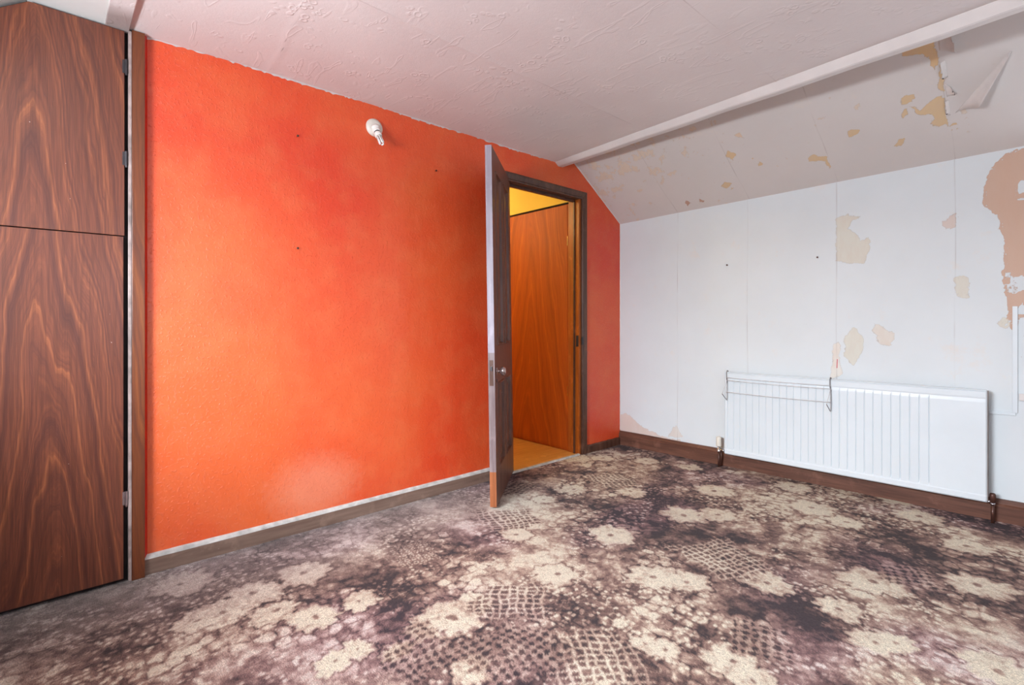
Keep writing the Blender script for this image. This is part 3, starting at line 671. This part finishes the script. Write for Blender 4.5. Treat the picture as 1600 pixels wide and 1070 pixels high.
# ------------------------------------------------------------------ built-in cupboard on the left
e = empty('built_in_cupboard', (-3.7, 0, 0)); tag(e, 'dark rosewood veneered built in cupboard doors at the left edge', 'cupboard')
def cb(name, x0, x1, y0, y1, z0, z1, mat, bev=.0015, parent=e):
    bm = bmesh.new(); box(bm, x0, x1, y0, y1, z0, z1); o = fin(bm, name, mat, parent, bevel=bev); o.matrix_parent_inverse = Matrix.Translation((3.7, 0, 0)) if parent is e else Matrix(); return o
YF = -.030
bm = bmesh.new(); prism(bm, [(-3.3075,YF,1.3575),(-3.3075,YF,2.158),(-3.578,YF,2.160),(-4.28,YF,1.648),(-4.28,YF,1.352)], (0,.022,0))
o = fin(bm, 'cupboard_door', M_ROSE_UP, e, bevel=.0012); o.matrix_parent_inverse = Matrix.Translation((3.7,0,0)); o['label'] = 'upper door with its corner cut to the roof slope'
bm = bmesh.new(); prism(bm, [(-3.3105,YF,.016),(-3.3105,YF,1.3535),(-4.28,YF,1.348),(-4.28,YF,.014)], (0,.022,0))
o = fin(bm, 'cupboard_door', M_ROSE, e, bevel=.0012); o.matrix_parent_inverse = Matrix.Translation((3.7,0,0)); o['label'] = 'tall lower door with arched grain'
cb('door_post', -3.284, -3.2425, -.034, .0, .0, 2.172, M_POST)
cb('post_edge', -3.2955, -3.285, -.033, .0, .0, 2.165, plain('worn_pale_post_edge', (.36, .27, .25), .35, var=.45, scale=12))['label'] = 'pale worn edge strip beside the doors'
cb('shadow_gap', -4.3, -3.285, -.006, .0, .0, 2.19, M_DARK, 0)
cb('back_panel', -4.32, -3.29, .0, .06, -.02, 2.3, M_DARK, 0)
for z in (.33, 1.66, 2.02):
    bm = bmesh.new(); tube(bm, [(-3.302,YF-.003,z-.028),(-3.302,YF-.003,z+.028)], .005, 10); tube(bm, [(-3.302,YF-.003,z-.034),(-3.302,YF-.003,z-.028)], .0035, 8)
    box(bm, -3.314, -3.302, YF-.002, YF+.001, z-.026, z+.026); o = fin(bm, 'hinge', M_CHROME if z < 1 else M_DARKG, e); o.matrix_parent_inverse = Matrix.Translation((3.7,0,0))

# ------------------------------------------------------------------ wall lamp
e = empty('wall_lamp', (-2.236, 0, 2.066)); tag(e, 'white wall lampholder with a bare bulb on the orange wall', 'lamp')
bm = bmesh.new(); lathe(bm, (0,0,0), (0,-1,0), [(0,.046),(.004,.048),(.012,.046),(.018,.038),(.021,.030),(.022,.010)], 36); fin(bm, 'backplate', M_CREAM, e, True)
bm = bmesh.new(); lathe(bm, (-.028,-.018,.006), (0,-1,0), [(0,.0035),(.002,.0035)], 12); fin(bm, 'screw', M_DARKG, e)
ax = Vector((.03,-.56,-.83)).normalized(); o0 = Vector((0,-.016,-.004))
bm = bmesh.new(); lathe(bm, o0, ax, [(0,.026),(.010,.0255),(.014,.021),(.030,.021),(.034,.022)], 28); fin(bm, 'lampholder', M_PLASTIC, e, True)
o1 = o0+ax*.034
bm = bmesh.new(); lathe(bm, o1, ax, [(0,.0165),(.006,.0165)], 24); fin(bm, 'holder_gap', M_DARKG, e, True)
o2 = o1+ax*.006
bm = bmesh.new(); lathe(bm, o2, ax, [(0,.014),(.004,.0185),(.022,.0195),(.026,.016),(.027,.006)], 28); b = fin(bm, 'bulb_base', M_PLASTIC, e, True)
d_, u_, v_ = frame_of(ax); o3 = o2+ax*.026
for k in range(3):
    a = 2*math.pi*k/3+.4; c = (math.cos(a)*u_+math.sin(a)*v_)*.0095; tdir = (-math.sin(a)*u_+math.cos(a)*v_)*.0052
    pts = [o3+c+tdir] + [o3+c+tdir+ax*.050] + [o3+c+tdir*math.cos(q)+ax*(.050+.0052*math.sin(q)) for q in (.5,1.0,1.57,2.1,2.6)] + [o3+c-tdir+ax*.050, o3+c-tdir]
    bm = bmesh.new(); tube(bm, pts, .0042, 10); fin(bm, 'bulb_tube', M_TUBE, b, True)

# nails left in the walls
def nail(nm, loc, d, lab):
    bm = bmesh.new(); lathe(bm, loc, d, [(0,.0022),(.010,.0022),(.0105,.0055),(.012,.0055),(.0125,.002)], 12); tag(fin(bm, 'nail', M_COPPER, None, True), lab, 'nail', 'nails left in the walls')
for (x, z, lab) in ((-2.639,1.921,'small brown nail high on the orange wall left of the lamp'), (-2.639,1.377,'small brown nail at mid height of the orange wall'), (-1.842,1.914,'small brown nail on the orange wall between lamp and door')):
    nail('n', (x,0,z), (0,-1,0), lab)
nail('n', rw(.895,0,1.425), (-1,-.038,0), 'nail in the white wall above the left end of the radiator')
nail('n', rw(1.461,0,1.428), (-1,-.038,0), 'nail in the white wall above the middle of the radiator')
bm = bmesh.new(); prism(bm, [rw(1.5635,.0015,.735), rw(1.5675,.0015,.737), rw(1.569,.0015,.790), rw(1.5655,.0015,.792)], (-.001,0,0)); tag(fin(bm, 'paper_scrap', plain('red_paper', (.62,.06,.09), .6)), 'tiny red scrap of paper on the wall seam above the radiator', 'scrap')

# ------------------------------------------------------------------ radiator
e = empty('radiator', (0,0,0), RZ); tag(e, 'long white ribbed panel radiator on the white wall', 'radiator')
u0, u1, z0, z1, yf = .905, 2.243, .100, .668, -.082
zr = [z0, z0+.006, z0+.030, z0+.036, z0+.050, z1-.060, z1-.042, z1-.034, z1-.008, z1]
us = [u0, u0+.006]; fl0, pitch, nf = .925, .0417, 27
flute = []
for k in range(nf):
    a = fl0+k*pitch; flute += [(a, 0), (a+.0035, -1), (a+.007, 0), (a+pitch*.5, .12)]
flute.append((fl0+nf*pitch, 0)); flute = [(u0, 0), (u0+.005, 0)] + flute + [(u1-.006, 0), (u1, 0)]
bm = bmesh.new(); rings = []
for z in zr:
    mid_ = z0+.05 <= z <= z1-.06; row = []
    edge = .006 if z in (z0, z1) else 0
    band = -.004 if (z < z0+.034) else (.0015 if abs(z-(z1-.042)) < .002 else 0)
    for (u, dlt) in flute:
        y = yf + (-.0045*dlt if mid_ and dlt < 0 else (-.002*dlt if mid_ else 0)) + edge + band
        if u in (u0, u1): y += .007
        row.append((u, y, z))
    rings.append(row)
loft(bm, rings, False, False)
o = fin(bm, 'front_panel', M_RAD, e, False); md = o.modifiers.new('s', 'SOLIDIFY'); md.thickness = .004; md.offset = -1 if True else 1
bm = bmesh.new(); box(bm, u0+.004, u1-.004, yf+.012, yf+.020, z0+.004, z1-.004); fin(bm, 'rear_skin', M_RAD, e)
bm = bmesh.new(); box(bm, u0+.002, u1-.002, yf-.001, yf+.034, z1-.002, z1+.004); fin(bm, 'top_cap', M_RAD, e, bevel=.002)
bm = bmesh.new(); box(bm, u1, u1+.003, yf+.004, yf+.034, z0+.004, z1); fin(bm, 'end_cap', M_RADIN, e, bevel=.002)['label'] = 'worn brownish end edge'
bm = bmesh.new(); box(bm, u0-.002, u0, yf+.006, yf+.028, z0+.004, z1); fin(bm, 'end_cap', M_RAD, e)
for u in (1.08, 2.08):
    bm = bmesh.new(); box(bm, u, u+.03, -.062, -.001, z0+.05, z1-.08); fin(bm, 'wall_bracket', M_RAD, e)
# thermostatic valve at the left end
bm = bmesh.new(); lathe(bm, (.862,-.070,.140), (0,0,1), [(0,.012),(.006,.018),(.010,.019),(.060,.018),(.068,.016),(.070,.010)], 24); fin(bm, 'valve_cap', M_CREAM, e, True)['label'] = 'cream plastic valve cap'
bm = bmesh.new(); lathe(bm, (.862,-.070,.100), (0,0,1), [(0,.010),(.006,.013),(.014,.013),(.018,.010),(.040,.010)], 18); tube(bm, [(.862,-.070,.118),(.908,-.068,.118)], .009, 12); lathe(bm, (.885,-.069,.118), (1,0,0), [(0,.013),(.014,.013)], 6); fin(bm, 'valve_body', M_CHROME, e, True)
bm = bmesh.new(); tube(bm, [(.862,-.070,.104),(.862,-.070,-.004)], .0075, 12); fin(bm, 'pipe', M_COPPER, e, True)
bm = bmesh.new(); tube(bm, [(.872,-.050,.118),(.872,-.050,.06),(.868,-.045,-.004)], .0055, 10); fin(bm, 'pipe', M_COPPER, e, True)
# lockshield valve at the right end
bm = bmesh.new(); lathe(bm, (2.262,-.064,.100), (0,0,1), [(0,.009),(.004,.0135),(.040,.013),(.048,.010),(.050,.004)], 20); fin(bm, 'lockshield', M_COPPER, e, True)['label'] = 'dark brown lockshield valve'
bm = bmesh.new(); tube(bm, [(2.262,-.064,.104),(2.236,-.066,.104)], .008, 12); tube(bm, [(2.262,-.064,.10),(2.262,-.064,.088)], .010, 12); fin(bm, 'valve_body', M_CHROME, e, True)
bm = bmesh.new(); tube(bm, [(2.262,-.064,.09),(2.262,-.064,-.004)], .0075, 12); fin(bm, 'pipe', M_COPPER, e, True)

# wire clothes airer hooked over the radiator
e = empty('radiator_airer', (0,0,0), RZ); tag(e, 'white wire airer hooked over the left half of the radiator', 'airer')
yr = yf-.008
for u in (.924, 1.548):
    bm = bmesh.new(); tube(bm, [(u,yf+.022,z1-.01),(u,yf+.018,z1+.012),(u,yf+.004,z1+.014),(u,yr,z1),(u,yr,z1-.03),(u+.004,yr,.60)], .0028, 8); fin(bm, 'hook', M_WIREDARK, e, True)['label'] = 'bare grey wire hook'
    bm = bmesh.new(); tube(bm, [(u+.004,yr,.60),(u+.004,yr,.495),(u+.004,yr-.010,.483)], .0024, 8); fin(bm, 'upright', M_WIRE, e, True)
    bm = bmesh.new(); tube(bm, [(u+.004,yr,.612),(u,yr-.070,.530)], .0022, 8); fin(bm, 'brace', M_WIRE, e, True)
    bm = bmesh.new(); tube(bm, [(u+.004,yr-.008,.480),(u,yr-.072,.528)], .0024, 8); fin(bm, 'arm', M_WIREDARK, e, True)
for (z, y) in ((.634, yr), (.615, yr-.004), (.535, yr-.01)):
    bm = bmesh.new(); tube(bm, [(.926+(.626*i/10), y, z-.003*math.sin(math.pi*i/10)) for i in range(11)], .0028, 8); fin(bm, 'rod', M_WIRE, e, True)

# white cable trunking at the right edge of the view
e = empty('cable_trunking', (0,0,0), RZ); tag(e, 'thin white cable trunking right of the radiator', 'trunking')
bm = bmesh.new(); box(bm, 2.332, 2.352, -.010, 0, .56, 1.10); fin(bm, 'upright_length', M_RAD, e, bevel=.002)
bm = bmesh.new(); box(bm, 2.12, 2.345, -.009, 0, .545, .562); fin(bm, 'level_length', M_RAD, e, bevel=.002)
bm = bmesh.new(); box(bm, 2.356, 3.5, -.016, 0, .625, .660); tag(fin(bm, 'trim_5', M_TRIM, None, bevel=.002), 'white ledge edge at the far right of the white wall', 'trim', kind='structure').rotation_euler = (0,0,RZ)
for o in COL.objects:
    if o.name.startswith('n.') or o.name == 'n': o.name = 'nail'
